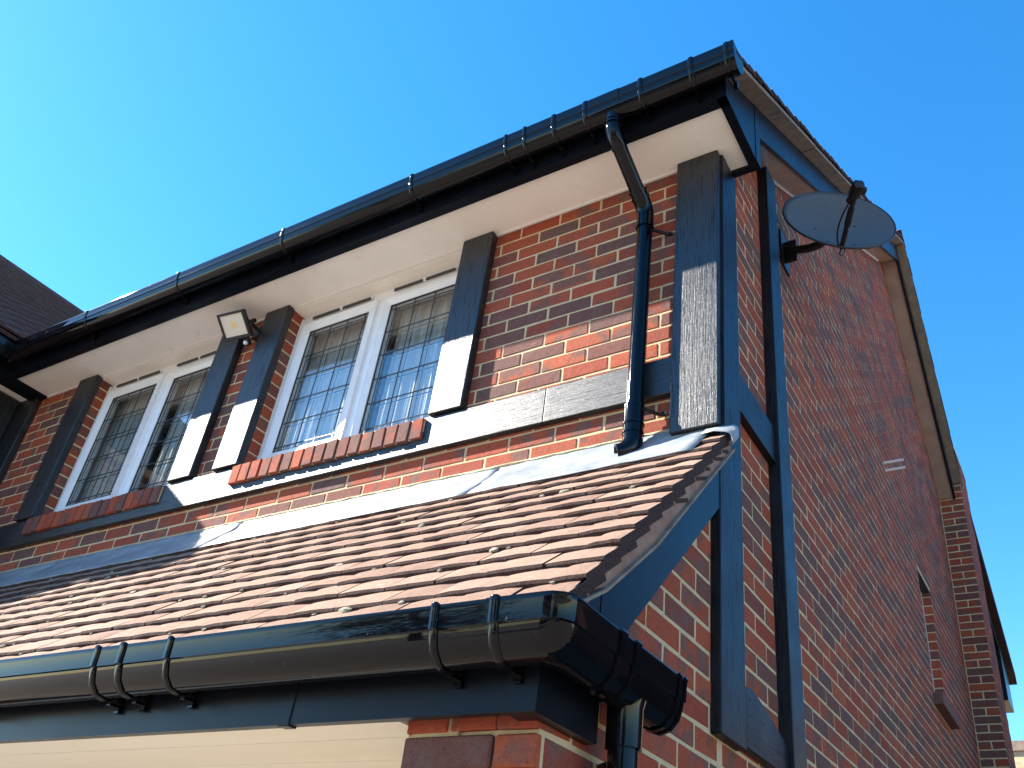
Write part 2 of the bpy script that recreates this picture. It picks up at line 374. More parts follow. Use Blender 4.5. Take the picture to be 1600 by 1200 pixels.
# front wall courses: lattice measured on the photograph
for row in range(0, 20):
    zc = 4.7646-.075*row; top = min(zc+.0331, 4.803); bot = zc-.0331
    if bot > 3.553 and top < 3.70: continue
    zc2, h = (top+bot)/2, top-bot
    odd = row % 2
    for i in range(-40, 12):
        if (i % 2 == 0) != bool(odd): continue
        a, b = i*.1125-1.1482+.0044, (i+2)*.1125-1.1482-.0044
        a, b = max(a, -5.345), min(b, -.004)
        if b-a < .015: continue
        segs = [(a, b)]
        if top > WZ0+.005:
            for o0, o1 in (W1, W2):
                ns = []
                for s0, s1 in segs:
                    if s1 <= o0 or s0 >= o1: ns.append((s0, s1)); continue
                    if s0 < o0: ns.append((s0, o0))
                    if s1 > o1: ns.append((o1, s1))
                segs = ns
        for s0, s1 in segs: add_brick(s0+rng.uniform(-.001, .001), s1, zc2, h, 0, 'F', front_wall)
# side wall, main part (behind the corner board)
for j in range(-75, 34):
    zc = 2.8996-.075*j
    if zc < .3: continue
    for i in range(-12, 52):
        if (i % 2) != (j % 2): continue
        a, b = 1.0432+i*.1125+.0044, 1.0432+(i+2)*.1125-.0044
        a, b = max(a, .01), min(b, 6.44)
        if b-a < .02: continue
        if zc-.03 > max(gable_top(a), gable_top(b)): continue
        if zc > SW[2]-.03 and zc < SW[3]+.03:
            if a < SW[0] < b: b = SW[0]
            elif a >= SW[0] and b <= SW[1]: continue
            elif a < SW[1] < b: a = SW[1]
            if b-a < .018: b = a+.019
        add_brick(a, b, zc, .0662, 0, 'S', side_wall, .07)
# side wall, porch part, and the pier front
for k in range(-12, 10):
    zc = 2.455+.077*k; odd = k % 2
    for i in range(-8, 6):
        if (i % 2 == 0) != (odd == 0): continue
        a, b = -.5175+i*.1125+.005, -.5175+(i+2)*.1125-.005
        a, b = max(a, -1.0), min(b, -.005)
        if b-a < .02 or zc+.035 > 2.188+1.02*(a+1.081)-.045: continue
        add_brick(a, b, zc, .067, 0, 'S', side_wall, .1)
    if k <= -5:
        cuts = [(-.338, -.2275), (-.2175, -.102)] if odd == 0 else [(-.338, -.107), (-.097, -.102)]
        cuts = [(-.338, -.229), (-.218, -.1005)] if odd else [(-.338, -.108)]
        for a, b in cuts: add_brick(a, b, zc, .067, -1.0, 'F', porch_pier, .1)
        if odd: add_brick(-.1005+.010, -.102+.0, zc, .067, -1.0, 'F', porch_pier, .1)
        else: pass
        # quoin: its long face shows on the front
        add_brick(-.0975, -.100, zc, .067, -1.0, 'F', porch_pier)
        add_brick(-.098 if not odd else -.0905, -.1025, zc, .067, -1.0, 'F', porch_pier)
        add_brick(-.099 if not odd else -.0915, -.1005+.0, zc, .067, -1.0, 'F', porch_pier)
# chimney breast behind the gable
chim = box('chimney_breast', 'mortar', house, -.1, .23-REC, 6.45+REC, 7.15, 0, 6.95)
for j in range(-56, 34):
    zc = 2.8996-.075*j
    if zc < .3 or zc > 6.9: continue
    for a, b in (((.0, .225),) if j % 2 else ((.0, .107), (.117, .225))): add_brick(a+.003, b+.003, zc, .065, 6.45, 'F', chim, .06)
    for i in range(6):
        a, b = 6.456+i*.225-(.1125 if j % 2 else 0), 6.456+(i+1)*.225-.01-(.1125 if j % 2 else 0)
        a, b = max(a, 6.456), min(b, 7.15)
        if b-a > .03: add_brick(a, b, zc, .065, .23, 'S', chim, .06)
# brick-on-edge sills
SILLS = []
for k, (a, b) in enumerate(((-4.445, -3.185), (-2.635, -1.377))):
    sill = box('window_sill', 'mortar', house, a+.004, b-.004, -.040, .12, 3.605, 3.700)
    n = 17; wv = (b-a)/n
    for i in range(n):
        x = a+(i+.5)*wv; w = round(wv-.0095, 4)
        M4 = Matrix.Translation((x, -.050+rng.uniform(-.0025, .0025), 3.655+rng.uniform(-.002, .002))) @ Matrix.Rotation(rng.uniform(-.02, .02), 4, 'Y')
        BR.add((w, .17, .108, rng.randrange(4)+10), M4, sill, 1e6)
BR.build('brick', brickgeo, 'brick_single', 'brick_mass', 300, house, 'bricks', rng)
# ---- painted timbers
def post(name, x0, x1, z0=3.722, z1=4.803, y=-.045): return box(name, 'paint_vertical', house, x0, x1, y, .004, z0, z1, .007)
for x0, x1 in ((-4.612, -4.420), (-3.165, -2.982), (-2.806, -2.616), (-1.367, -1.182), (-5.33, -5.115)): post('timber_post', x0, x1)
post('corner_board', -.172, .022, 3.345, 4.803)
for a, b in ((-5.34, -.7455), (-.7445, -.1745)): box('timber_band', 'paint_along_front', house, a, b, -.031, .004, 3.54, 3.712, .004)
prism('side_corner_board', 'paint_side_vertical', house, [(-.060, 2.262), (.155, 2.262), (.155, 4.80), (-.012, 4.80), (-.012, 3.30), (-.060, 3.30)], -.004, .034, .003)
box('side_post', 'paint_side_vertical', house, -.004, .050, .590, .745, .6, 5.36, .004)
box('side_rail', 'paint_along_side', house, -.004, .031, .156, .589, 3.527, 3.703, .003)
pts = [(.156, 2.275), (.589, 2.275)]+[(.589-.30*(1-math.cos(t)) if False else .589-.0-.36*math.sin(t), 2.365+.085*math.sin(t)**.8+.02*math.sin(t)) for t in [i*math.pi/2/8 for i in range(9)]]+[(.156, 2.462)]
prism('arched_brace', 'paint_along_side', house, pts, -.004, .033, .002)
# ---- windows
def window(x0, x1, idx):
    z0, z1 = 3.735, 4.775; yf = .075
    # the group node is the outer frame; the rest are its sub-parts
    bm = bmesh.new(); fw = .052; mid = (x0+x1)/2
    for a in ((x0, x1, z0, z0+.05), (x0, x1, z1-.075, z1), (x0, x0+fw, z0+.05, z1-.075), (x1-fw, x1, z0+.05, z1-.075), (mid-.03, mid+.03, z0+.05, z1-.075)):
        boxm(bm, a[0], a[1], yf, yf+.07, a[2], a[3])
    bmesh.ops.bevel(bm, geom=bm.edges[:], offset=.003, segments=1, affect='EDGES')
    win = mesh_obj('window', bm, 'white_upvc', house)
    box('frame_packer', 'white_upvc', win, x0, x1, yf+.006, yf+.08, z1+.001, 4.790)
    box('window_head', 'soffit_white', win, x0-.004, x1+.004, .0005, .20, 4.7905, 4.8035)
    for s, (a, b) in enumerate(((x0+fw, mid-.03), (mid+.03, x1-fw))):
        za, zb = z0+.05, z1-.075
        sf = .056; yo = yf-.016 if s == 0 else yf+.002
        if s == 0: a -= .012; b += .012; za -= .012; zb += .012
        else: sf = .032
        bm = bmesh.new()
        # mitred sash
        o = [(a, za), (b, za), (b, zb), (a, zb)]; i_ = [(a+sf, za+sf), (b-sf, za+sf), (b-sf, zb-sf), (a+sf, zb-sf)]
        for k in range(4):
            k2 = (k+1) % 4
            P = [(o[k][0], yo, o[k][1]), (o[k2][0], yo, o[k2][1]), (i_[k2][0], yo+.012, i_[k2][1]), (i_[k][0], yo+.012, i_[k][1])]
            Q = [(p[0], yo+.06, p[2]) for p in P]
            vv = [bm.verts.new(p) for p in P+Q]
            for fc in ((0, 1, 2, 3), (7, 6, 5, 4), (0, 4, 5, 1), (2, 6, 7, 3)): bm.faces.new([vv[t] for t in fc])
        bmesh.ops.remove_doubles(bm, verts=bm.verts[:], dist=.0002)
        mesh_obj('sash', bm, 'white_upvc', win)
        ga, gb, gz0, gz1 = a+sf, b-sf, za+sf, zb-sf; gy = yo+.022
        bm = bmesh.new(); g_ = .007
        for e in ((ga, gb, gz0, gz0+g_), (ga, gb, gz1-g_, gz1), (ga, ga+g_, gz0+g_, gz1-g_), (gb-g_, gb, gz0+g_, gz1-g_)): boxm(bm, e[0], e[1], gy-.006, gy-.001, e[2], e[3])
        mesh_obj('gasket', bm, 'gasket', win)
        box('pane', 'glass', win, ga, gb, gy, gy+.004, gz0, gz1); box('pane', 'glass', win, ga, gb, gy+.022, gy+.026, gz0, gz1)
        bm = bmesh.new(); lw = .0029; yl0, yl1 = gy-.0035, gy-.0008
        bd = .033
        xs = [ga+bd]+[ga+bd+(gb-ga-2*bd)*t for t in (1/3, 2/3)]+[gb-bd]; zs = [gz0+bd]+[gz0+bd+(gz1-gz0-2*bd)*t for t in (.2, .4, .6, .8)]+[gz1-bd]
        for x in xs: boxm(bm, x-lw, x+lw, yl0, yl1, gz0+g_, gz1-g_)
        for z in zs: boxm(bm, ga+g_, gb-g_, yl0-.0006, yl1-.0004, z-lw, z+lw)
        for x in xs: boxm(bm, x-lw, x+lw, gy+.0265, gy+.0285, gz0+g_, gz1-g_)
        for z in zs: boxm(bm, ga+g_, gb-g_, gy+.0262, gy+.0282, z-lw, z+lw)
        mesh_obj('lead_lattice', bm, 'lead_came', win)
        v = bmesh.new(); va, vb = a+.05, b-.05
        boxm(v, va, vb, yf-.016, yf, z1-.036, z1-.014); bmesh.ops.bevel(v, geom=v.edges[:], offset=.006, segments=2, affect='EDGES')
        mesh_obj('trickle_vent', v, 'white_upvc', win, True)
        v = bmesh.new()
        for t in range(2): boxm(v, va+.012+t*(vb-va)/2, va+(t+1)*(vb-va)/2-.012, yf-.0175, yf-.010, z1-.040, z1-.022)
        mesh_obj('vent_slot', v, 'vent_slot', win)
    box('seal_bead', 'white_seal', win, x0-.006, x0+.004, yf-.006, yf+.004, z0, z1)
    return win
window(W1[0]+.004, W1[1]-.004, 0); window(W2[0]+.004, W2[1]-.004, 1)
# room behind the windows
bm = bmesh.new(); boxm(bm, -5.3, -.3, .285, 3.2, 2.7, 4.86); bmesh.ops.reverse_faces(bm, faces=bm.faces[:])
me = bpy.data.meshes.new('room_lining'); bm.faces.ensure_lookup_table()
bmesh.ops.delete(bm, geom=[fc for fc in bm.faces if abs(fc.calc_center_median().y-.285) < .01], context='FACES'); bm.to_mesh(me); bm.free(); me.materials.append(MAT['room'])
link(bpy.data.objects.new('room_lining', me), house)
box('room_partition', 'room', house, -2.95, -2.85, .29, 3.19, 2.71, 4.85)
def curtain(x0, x1, y, z0, z1, label, folds, mat, group, amp=.018):
    bm = bmesh.new(); n = max(24, int((x1-x0)*220)); A = []; B = []
    for i in range(n+1):
        t = i/n; x = x0+(x1-x0)*t; yy = y+amp*math.sin(t*folds*6.283+.8*math.sin(t*9))+.4*amp*math.sin(t*folds*2.7*6.283)
        A.append(bm.verts.new((x, yy, z0))); B.append(bm.verts.new((x, y+(yy-y)*.7, z1)))
    for i in range(n): bm.faces.new((A[i], A[i+1], B[i+1], B[i]))
    o = mesh_obj('curtain', bm, mat, None, True)
    sm = o.modifiers.new('thickness', 'SOLIDIFY'); sm.thickness = .0015
    return tag(o, label, 'curtain', group)
for a, b, wn in ((W1[0], W1[1], 'left-hand'), (W2[0], W2[1], 'right-hand')):
    c_ = (a+b)/2
    curtain(a-.1, c_-.07, .185, 2.75, 4.78, f'pale folded net curtain behind the left pane of the {wn} leaded window', 7, 'curtain', 'pale curtains inside the leaded windows')
    curtain(c_+.06, b+.1, .190, 2.75, 4.78, f'pale folded net curtain behind the right pane of the {wn} leaded window', 8, 'curtain', 'pale curtains inside the leaded windows')
# ---- upper eaves: soffit, fascia, boxed end
SZ = 4.805
box('soffit_board', 'soffit_white', house, -4.612, .117, -.252, -.0005, SZ, SZ+.012)
box('soffit_board', 'soffit_white', house, -5.20, -4.615, -.252, -.0005, SZ, SZ+.012)
box('soffit_board', 'soffit_white', house, .0005, .117, 0.0, .098, SZ, SZ+.012)
box('soffit_bead', 'white_seal', house, -5.1, -.17, -.010, -.001, SZ-.008, SZ)
prism('fascia_board', 'black_fascia', house, [(-.302, 4.787), (-.252, 4.787), (-.252, 4.80), (-.285, 4.80), (-.285, 4.985), (-.298, 4.985), (-.298, 4.80)], -5.2, .160)
UC = lambda y: 4.990+.695*(y+.192)     # underside of main verge
bl = lambda y: 5.000+.695*(y-.124)     # lower edge of bargeboard
prism('box_end', 'black_fascia', house, [(-.302, 4.787), (.066, 4.787), (.066, UC(.066)-.003), (-.192, UC(-.192)-.003), (-.302, 4.945)], .119, .1605)
prism('box_end', 'black_fascia', house, [(.068, 4.787), (.130, 4.787), (.130, bl(.130)), (.130, UC(.130)-.003), (.068, UC(.068)-.003)], .119, .163)
box('box_trim', 'black_fascia', house, .036, .1185, .098, .130, 4.787, 4.86)
AY, AZ_ = 4.66, bl(4.66)
b2 = lambda y: AZ_-1.04*(y-AY)
seams = [.131, 1.30, 2.75, AY]
for a, b in zip(seams, seams[1:]):
    prism('bargeboard', 'black_fascia', house, [(a+.002, bl(a+.002)), (b-.002, bl(b-.002)), (b-.002, UC(b-.002)-.004), (a+.002, UC(a+.002)-.004)], .138, .160)
hb = UC(AY)-bl(AY)
prism('bargeboard', 'black_fascia', house, [(AY, b2(AY)), (6.44, b2(6.44)), (6.44, b2(6.44)+hb), (AY, b2(AY)+hb-.002)], .138, .160)
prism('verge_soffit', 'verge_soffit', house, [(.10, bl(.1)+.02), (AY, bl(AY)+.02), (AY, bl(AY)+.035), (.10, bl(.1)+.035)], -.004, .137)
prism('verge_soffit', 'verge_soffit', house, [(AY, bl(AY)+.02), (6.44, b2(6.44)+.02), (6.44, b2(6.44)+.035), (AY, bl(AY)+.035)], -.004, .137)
prism('verge_bead', 'white_seal', house, [(.8, bl(.8)+.008), (4.4, bl(4.4)+.008), (4.4, bl(4.4)+.019), (.8, bl(.8)+.019)], -.002, .008)
# screws of the bargeboard
bm = bmesh.new()
for y in (.42, .9, 1.2, 1.42, 1.8, 2.3, 3.1, 3.6, 4.2):
    tube(bm, [(.159, y, (bl(y)+UC(y))/2+.05), (.1615, y, (bl(y)+UC(y))/2+.05)], .006, 8)
mesh_obj('screw_caps', bm, 'gasket', house)
# verge undercloak strips and verge tiles
cuts = [-.30, .02, .95, 1.75, 2.6, 3.6, AY]
for n, (a, b) in enumerate(zip(cuts, cuts[1:])):
    dz = .004*(n % 2)
    prism('verge_undercloak', 'mortar_dull', house, [(a+.002, UC(a)+dz), (b-.002, UC(b)+dz), (b-.002, UC(b)+.024+dz), (a+.002, UC(a)+.024+dz)], .156-.001*n % .003, .236)
U2 = lambda y: UC(AY)-1.04*(y-AY)
cuts2 = [AY, 5.3, 5.9, 6.5]
for a, b in zip(cuts2, cuts2[1:]): prism('verge_undercloak', 'mortar_dull', house, [(a+.002, U2(a)), (b-.002, U2(b)), (b-.002, U2(b)+.026), (a+.002, U2(a)+.026)], .157, .236)
prism('main_roof', 'tile_dark', house, [(-.36, UC(-.36)+.03), (AY, UC(AY)+.03), (6.5, U2(6.5)+.03), (6.5, U2(6.5)+.05), (AY, UC(AY)+.055), (-.36, UC(-.36)+.05)], -8.6, .099)
# ---- roof tiles
def tile_geo(key):                     # local: x across, y up the slope (tail at 0), z normal; cambered
    w, ln, th, sd, camb = key; R = random.Random(sd*13+5); V = []; F = []; n = 4
    tw = R.uniform(-.002, .002)
    J = [(R.uniform(-.0022, .0022), R.uniform(-.0012, .0012)) for _ in range(n+1)]
    for k in range(n+1):
        t = k/n; x = (t-.5)*w; z = camb*(1-(2*t-1)**2)+tw*(t-.5); jy, jz = J[k]
        V += [(x, jy+.0025, z), (x, jy, z+th*.30), (x, jy+.0005, z+th*.72+jz), (x, jy+.0055, z+th+jz), (x, ln, z+th), (x, ln, z)]
    for k in range(n):
        a = 6*k
        for e in range(5): F.append((a+e, a+6+e, a+7+e, a+1+e))
    F.append(tuple(range(5, -1, -1))); F.append(tuple(6*n+e for e in range(6)))
    return V, F
V = []; F = []; rn = []; R_ = random.Random(77)
def verge_row(y, z, an, hd):
    for i in range(3):
        w = .163 if (i or hd) else .09
        xr = .241 if i == 0 else (.241-w0-.002 if i == 1 else .241-w0-.167)
        if i == 0: w0 = w
        v, fc = tile_geo((w, .20, .016, R_.randrange(4), .004))
        M4 = Matrix.Translation((xr-w/2+R_.uniform(-.004, .003), y, z)) @ Matrix.Rotation(an[0], 4, 'Z') @ Matrix.Rotation(an[1]-.12+R_.uniform(-.015, .015), 4, 'X') @ Matrix.Translation((0, 0, .022)); b = len(V)
        V.extend(M4 @ Vector(p) for p in v); F.extend([b+t for t in q] for q in fc); rn.extend([R_.random()]*len(fc))
an0 = math.atan(.695); k = 0; y = -.375
while y < AY-.05: verge_row(y, UC(y)+.038, (0, an0), k % 2); y += .1*math.cos(an0); k += 1
an1 = math.atan(1.04); y = 6.52
while y > AY+.05: verge_row(y, U2(y)+.04, (math.pi, an1), k % 2); y -= .1*math.cos(an1); k += 1
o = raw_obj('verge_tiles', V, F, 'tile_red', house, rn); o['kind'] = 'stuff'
bm = bmesh.new(); prism_x(bm, [(-.33, UC(-.33)+.024), (AY, UC(AY)+.024), (6.5, U2(6.5)+.026), (6.5, U2(6.5)+.055), (AY, UC(AY)+.06), (-.33, UC(-.33)+.055)], .1, .228); mesh_obj('verge_bedding', bm, 'mortar_dull', house)
def roof_path(P, step):                # positions and slopes at equal steps up a (y,z) polyline
    out = []; s = 0; tot = sum(math.dist(a, b) for a, b in zip(P, P[1:])); 
    while s < tot:
        rem = s
        for a, b in zip(P, P[1:]):
            L = math.dist(a, b)
            if rem <= L: out.append((a[0]+(b[0]-a[0])*rem/L, a[1]+(b[1]-a[1])*rem/L, math.atan2(b[1]-a[1], b[0]-a[0]))); break
            rem -= L
        s += step
    return out
BED = lambda y: 2.188+1.02*(y+1.081)
bedline = [(-1.081, BED(-1.081)), (-.02, BED(-.02))]
porch_roof = prism('porch_roof', 'mortar_dull', house, [(-1.075, BED(-1.075)-.008), (-.005, BED(-.005)-.008), (-.005, BED(-.005)-.03), (-1.075, BED(-1.075)-.03)], -5.33, .045)
TL = Pieces()
path = roof_path(bedline, .1075)
for k, (y, z, an) in enumerate(path[:-1]):
    x = .058
    first = True
    while x > -5.33:
        w = .163
        if k % 2 == 0 and first: w = .163*.55
        first = False
        xc = x-w/2; x -= w+.003
        ln = min(.20, .1075*(len(path)-1-k)+.045)
        M4 = (Matrix.Translation((xc, y+rng.uniform(-.003, .003), z)) @ Matrix.Rotation(an-.125+rng.uniform(-.010, .010), 4, 'X')
              @ Matrix.Rotation(rng.uniform(-.008, .008), 4, 'Z') @ Matrix.Rotation(rng.uniform(-.006, .006), 4, 'Y') @ Matrix.Translation((0, 0, .020)))
        cs = [M4 @ Vector(p) for p in ((-w/2, 0, 0), (w/2, 0, 0), (w/2, .1, .02), (-w/2, .1, .02))]
        TL.add((round(w, 3), round(ln, 2), .0265, rng.randrange(4), .0036), M4, porch_roof, parea(cs)+20)
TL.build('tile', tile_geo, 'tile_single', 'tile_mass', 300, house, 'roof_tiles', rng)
# porch verge: mortar bedding with tile slips showing, light undercloak edge, bargeboard
vp = [(-1.075, 2.255), (-.99, 2.300), (-.875, 2.375), (-.615, 2.605), (-.07, 3.185), (-.015, 3.243)]
top = [(y, BED(y)+.016) for y, z in vp]
bm = bmesh.new(); prism_x(bm, vp+top[::-1], .020, .0555); mesh_obj('verge_mortar', bm, 'verge_bed', house)
V = []; F = []; rn = []
for k, (y, z, an) in enumerate(path[:-1]):
    if y > -.08: continue
    for q_, hh in enumerate((-.004, -.034)):
        if q_ and (BED(y)-.034 < porch_under(y+.02)+.016 or rng.random() < .45): continue
        v, fc = tile_geo((.06, .085+rng.uniform(-.035, .045), .013, k, .0)); M4 = Matrix.Translation((.0252+rng.uniform(-.0010, .0020), y+.012*q_+rng.uniform(-.01, .01), z+hh)) @ Matrix.Rotation(an-.30, 4, 'X')
        b = len(V); V += [M4 @ Vector(p) for p in v]; F += [[b+i for i in t] for t in fc]; rn += [rng.random()]*len(fc)
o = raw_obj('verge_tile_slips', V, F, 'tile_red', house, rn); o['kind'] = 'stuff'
up = [(y+.004, z-.006) for y, z in vp]; bm = bmesh.new(); prism_x(bm, vp+up[::-1], .0, .070); mesh_obj('verge_undercloak', bm, 'mortar_dull', house)
prism('porch_bargeboard', 'black_fascia', house, [(-.825, 2.202), (-.055, 3.003), (-.055, 3.193), (-.615, 2.597), (-.825, 2.411)], -.004, .031)
prism('porch_bargeboard', 'black_fascia', house, [(-.995, 2.252), (-.827, 2.252), (-.827, 2.405), (-.875, 2.367), (-.99, 2.292)], -.004, .0295)
# lead flashing (in three lengths) and its loose end over the verge
for n, (a, b) in enumerate(((-.95, -.01), (-2.46, -.94), (-3.97, -2.45), (-5.34, -3.96))):
    bm = bmesh.new(); nx = int((b-a)/.05); R_ = random.Random(n); rows = []
    for (y, z, jt) in ((-.004, 3.384, .001), (-.014, 3.352, .002), (-.045, BED(-.045)+.066, .002), (-.09, BED(-.09)+.066, .002), (-.130, BED(-.13)+.066, .002), (-.165, BED(-.165)+.066, .002), (-.192, BED(-.192)+.066, .002), (-.202, BED(-.202)+.064, .0015)):
        rows.append([bm.verts.new((a+(b-a)*i/nx, y-.001*n-R_.uniform(0, jt), z+R_.uniform(-jt, jt))) for i in range(nx+1)])
    for A, B in zip(rows, rows[1:]):
        for i in range(nx): bm.faces.new((A[i], A[i+1], B[i+1], B[i]))
    o = mesh_obj('lead_flashing', bm, 'lead_sheet', house, True); md = o.modifiers.new('thickness', 'SOLIDIFY'); md.thickness = .003; md.offset = 1
bm = bmesh.new(); pr = [(-.03, .02), (.02, .018), (.065, .01), (.083, -.004), (.088, -.03), (.087, -.05)]
rr = [[bm.verts.new((x, yy+rng.uniform(-.004, .004), BED(yy)+zz+.062+rng.uniform(-.003, .003))) for x, zz in pr] for yy in (-.015, -.045, -.085)]
for A, B in zip(rr, rr[1:]):
    for i in range(len(pr)-1): bm.faces.new((A[i], A[i+1], B[i+1], B[i]))
o = mesh_obj('lead_flashing', bm, 'lead_sheet', house, True); md = o.modifiers.new('thickness', 'SOLIDIFY'); md.thickness = .0025
# mortar fillet on top of the flashing
bm = bmesh.new(); nx = 120; R_ = random.Random(3); A = []; B = []
for i in range(nx+1):
    x = -5.34+(5.17)*i/nx; A.append(bm.verts.new((x, .004, 3.400))); B.append(bm.verts.new((x, -.012-R_.uniform(0, .004), 3.382+R_.uniform(-.004, .003))))
for i in range(nx): bm.faces.new((A[i], A[i+1], B[i+1], B[i]))
o = mesh_obj('mortar_fillet', bm, 'mortar', house); md = o.modifiers.new('thickness', 'SOLIDIFY'); md.thickness = .008
# moss and lichen lumps on the porch tiles
bm = bmesh.new(); R_ = random.Random(21)
for n in range(60):
    y, z, an = path[R_.randrange(0, len(path)-2)]; x = R_.uniform(-3.6, -.0); s = R_.choice((.004, .005, .006, .007, .009, .013)) 
    mtx = Matrix.Translation((x, y-.027, z+.028)) @ Matrix.Rotation(an, 4, 'X') @ Matrix.Diagonal((s*R_.uniform(1, 2.2), s*R_.uniform(.7, 1.2), s*.55, 1))
    res = bmesh.ops.create_icosphere(bm, subdivisions=2, radius=1, matrix=mtx)
    for v in res['verts']: v.co += Vector([R_.uniform(-.15, .15)*s for _ in range(3)])
o = mesh_obj('moss', bm, 'moss'); tag(o, 'small pale lumps of moss and lichen scattered on the porch roof tiles', 'moss'); o['kind'] = 'stuff'
# ---- porch eaves: fascia, corner box, cream soffit
FB = 2.052
prism('porch_fascia', 'black_fascia', house, [(-1.060, FB), (-1.035, FB), (-1.035, 2.25), (-1.060, 2.25)], -5.30, -.655)
prism('porch_fascia', 'black_fascia', house, [(-1.060, FB), (-1.035, FB), (-1.035, 2.25), (-1.060, 2.25)], -.651, -.045)
bm = bmesh.new(); boxm(bm, -.672, -.637, -1.0635, -1.034, FB-.004, 2.25); bmesh.ops.bevel(bm, geom=bm.edges[:], offset=.002, segments=1, affect='EDGES'); mesh_obj('fascia_joint_cover', bm, 'black_fascia', house)
bm = bmesh.new(); boxm(bm, -.046, .031, -1.0625, -.80, FB-.002, 2.25); bmesh.ops.bevel(bm, geom=bm.edges[:], offset=.002, segments=1, affect='EDGES'); mesh_obj('porch_box_end', bm, 'black_fascia', house)
prism('porch_soffit', 'porch_cream', house, [(-1.034, FB+.003), (-.905, FB+.003), (-.905, FB+.015), (-1.034, FB+.015)], -5.3, -.341)
prism('porch_soffit', 'porch_cream', house, [(-.902, FB+.003), (-.70, FB+.003), (-.70, FB+.015), (-.902, FB+.015)], -5.3, -.341)
prism('porch_soffit', 'porch_cream', house, [(-.697, FB+.003), (-.22, FB+.003), (-.22, FB+.015), (-.697, FB+.015)], -5.3, -.341)
box('garage_wall', 'porch_cream', house, -5.3, -.341, -.22, .0, 0, 2.25)
# ---- overflow pipes and small side window
for y, z in ((3.36, 5.068), (3.40, 5.026)): tube_obj('overflow_pipe', 'white_upvc', house, [(-.03, y, z), (.137, y, z)], .0108, 14)
sw = box('side_window', 'white_upvc', house, -.10, -.066, SW[0]-.02, SW[1]-.001, SW[2], SW[3]-.001)
box('pane', 'glass', sw, -.066, -.063, SW[0]+.05, SW[1]-.05, SW[2]+.05, SW[3]-.05)
box('lintel', 'gasket', house, -.09, -.004, SW[0], SW[1]-.001, SW[3]-.006, SW[3]-.001)
box('side_window_sill', 'stone_sill', house, -.06, .065, SW[0]-.06, SW[1]+.12, SW[2]-.09, SW[2]-.002, .006)
# rear roof beyond the chimney breast
RV = lambda y: 6.05-.478*(y-7.16)
prism('rear_verge', 'black_fascia', house, [(7.16, RV(7.16)), (9.05, RV(9.05)), (9.05, RV(9.05)+.15), (7.16, RV(7.16)+.15)], .11, .16)
prism('rear_verge_box', 'black_fascia', house, [(8.55, 4.80), (9.06, 4.80), (9.06, RV(9.06)+.14), (8.55, RV(8.55)+.12)], -.3, .165)
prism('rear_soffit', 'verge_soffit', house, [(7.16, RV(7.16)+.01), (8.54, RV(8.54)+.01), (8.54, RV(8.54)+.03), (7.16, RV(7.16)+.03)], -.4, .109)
prism('rear_roof', 'tile_dark', house, [(7.0, RV(7.0)+.29), (9.3, RV(9.3)+.29), (9.3, RV(9.3)+.17), (7.0, RV(7.0)+.17)], -3.0, .235)
box('rear_wall', 'stone_sill', house, -3, -.2, 7.155, 8.9, 0, 5.2)
# ------------------------------------------------------------ gutters
PROF = [(.003, .0), (.003, -.045), (.012, -.068), (.032, -.087), (.056, -.094), (.080, -.088), (.098, -.070), (.105, -.050), (.107, -.040), (.1115, -.038), (.1135, -.006), (.1155, .0), (.114, .005), (.110, .004)]
INN = [(.108, -.004), (.106, -.034), (.102, -.042), (.094, -.066), (.077, -.083), (.056, -.089), (.034, -.082), (.017, -.064), (.007, -.043), (.007, 0)]
PROF = [(u*1.06, w*1.22 if w < 0 else w) for u, w in PROF]; INN = [(u*1.06, w*1.22) for u, w in INN]
def ring(prof, base, scale=1., dz=0.):
    return [base(u, w+dz) for u, w in prof]
def scaled(k): 
    c = (.057, -.045); return [(c[0]+(u-c[0])*k, c[1]+(w-c[1])*k) for u, w in PROF]
def strap_prof(k0, k1):
    a = scaled(k1); b = scaled(k0); return a+b[::-1]
GU = empty('roof_gutter', 'long black plastic roof gutter along the upper eaves with clips and stop end', 'gutter', (-2.4, -.36, 4.85))
zt = 4.948
bU = lambda x: (lambda u, w: (x, -.302-u, zt+w))
bm = bmesh.new(); loft(bm, [ring(PROF+INN, bU(x)) for x in (-5.0, .228)]); mesh_obj('channel', bm, 'black_gloss', GU, True)
bm = bmesh.new(); rg = [ring(scaled(1.045), bU(x)) for x in (.198, .238)]; loft(bm, rg)
mesh_obj('stop_end', bm, 'black_gloss', GU, True)
def strap(parent, x, w, name='clip', base=bU, k=(1.012, 1.075)):
    bm = bmesh.new(); loft(bm, [ring(strap_prof(k[0], k[0]+(k[1]-k[0])*q_), base(x+t*w/2)) for t, q_ in ((-1, .35), (-.7, .85), (-.25, 1), (.25, 1), (.7, .85), (1, .35))]); o = mesh_obj(name, bm, 'black_gloss', parent, True)
    return o
for x, w in ((-.885, .018), (-.78, .018), (-.623, .022), (-.459, .024), (-.187, .022), (.047, .022), (.205, .022), (-1.448, .022), (-2.346, .022), (-3.21, .022), (-4.09, .022)):
    strap(GU, x, w)
    bm = bmesh.new(); boxm(bm, x-.008, x+.008, -.31, -.2985, zt-.145, zt-.10); boxm(bm, x-.006, x+.006, -.345, -.303, zt-.125, zt-.118); mesh_obj('clip_foot', bm, 'black_gloss', GU)
bm = bmesh.new(); loft(bm, [ring(strap_prof(1.0, 1.06), bU(x)) for x in (-4.89, -4.825)]); mesh_obj('corner_union', bm, 'black_gloss', GU, True)
bm = bmesh.new(); loft(bm, [ring(strap_prof(1.002, 1.03), bU(x)) for x in (-.455, -.29)]); mesh_obj('outlet_piece', bm, 'black_gloss', GU, True)
GP = empty('porch_gutter', 'glossy black plastic porch gutter turning the corner towards its short downpipe', 'gutter', (-1, -1.12, 2.2))
YE = -.625
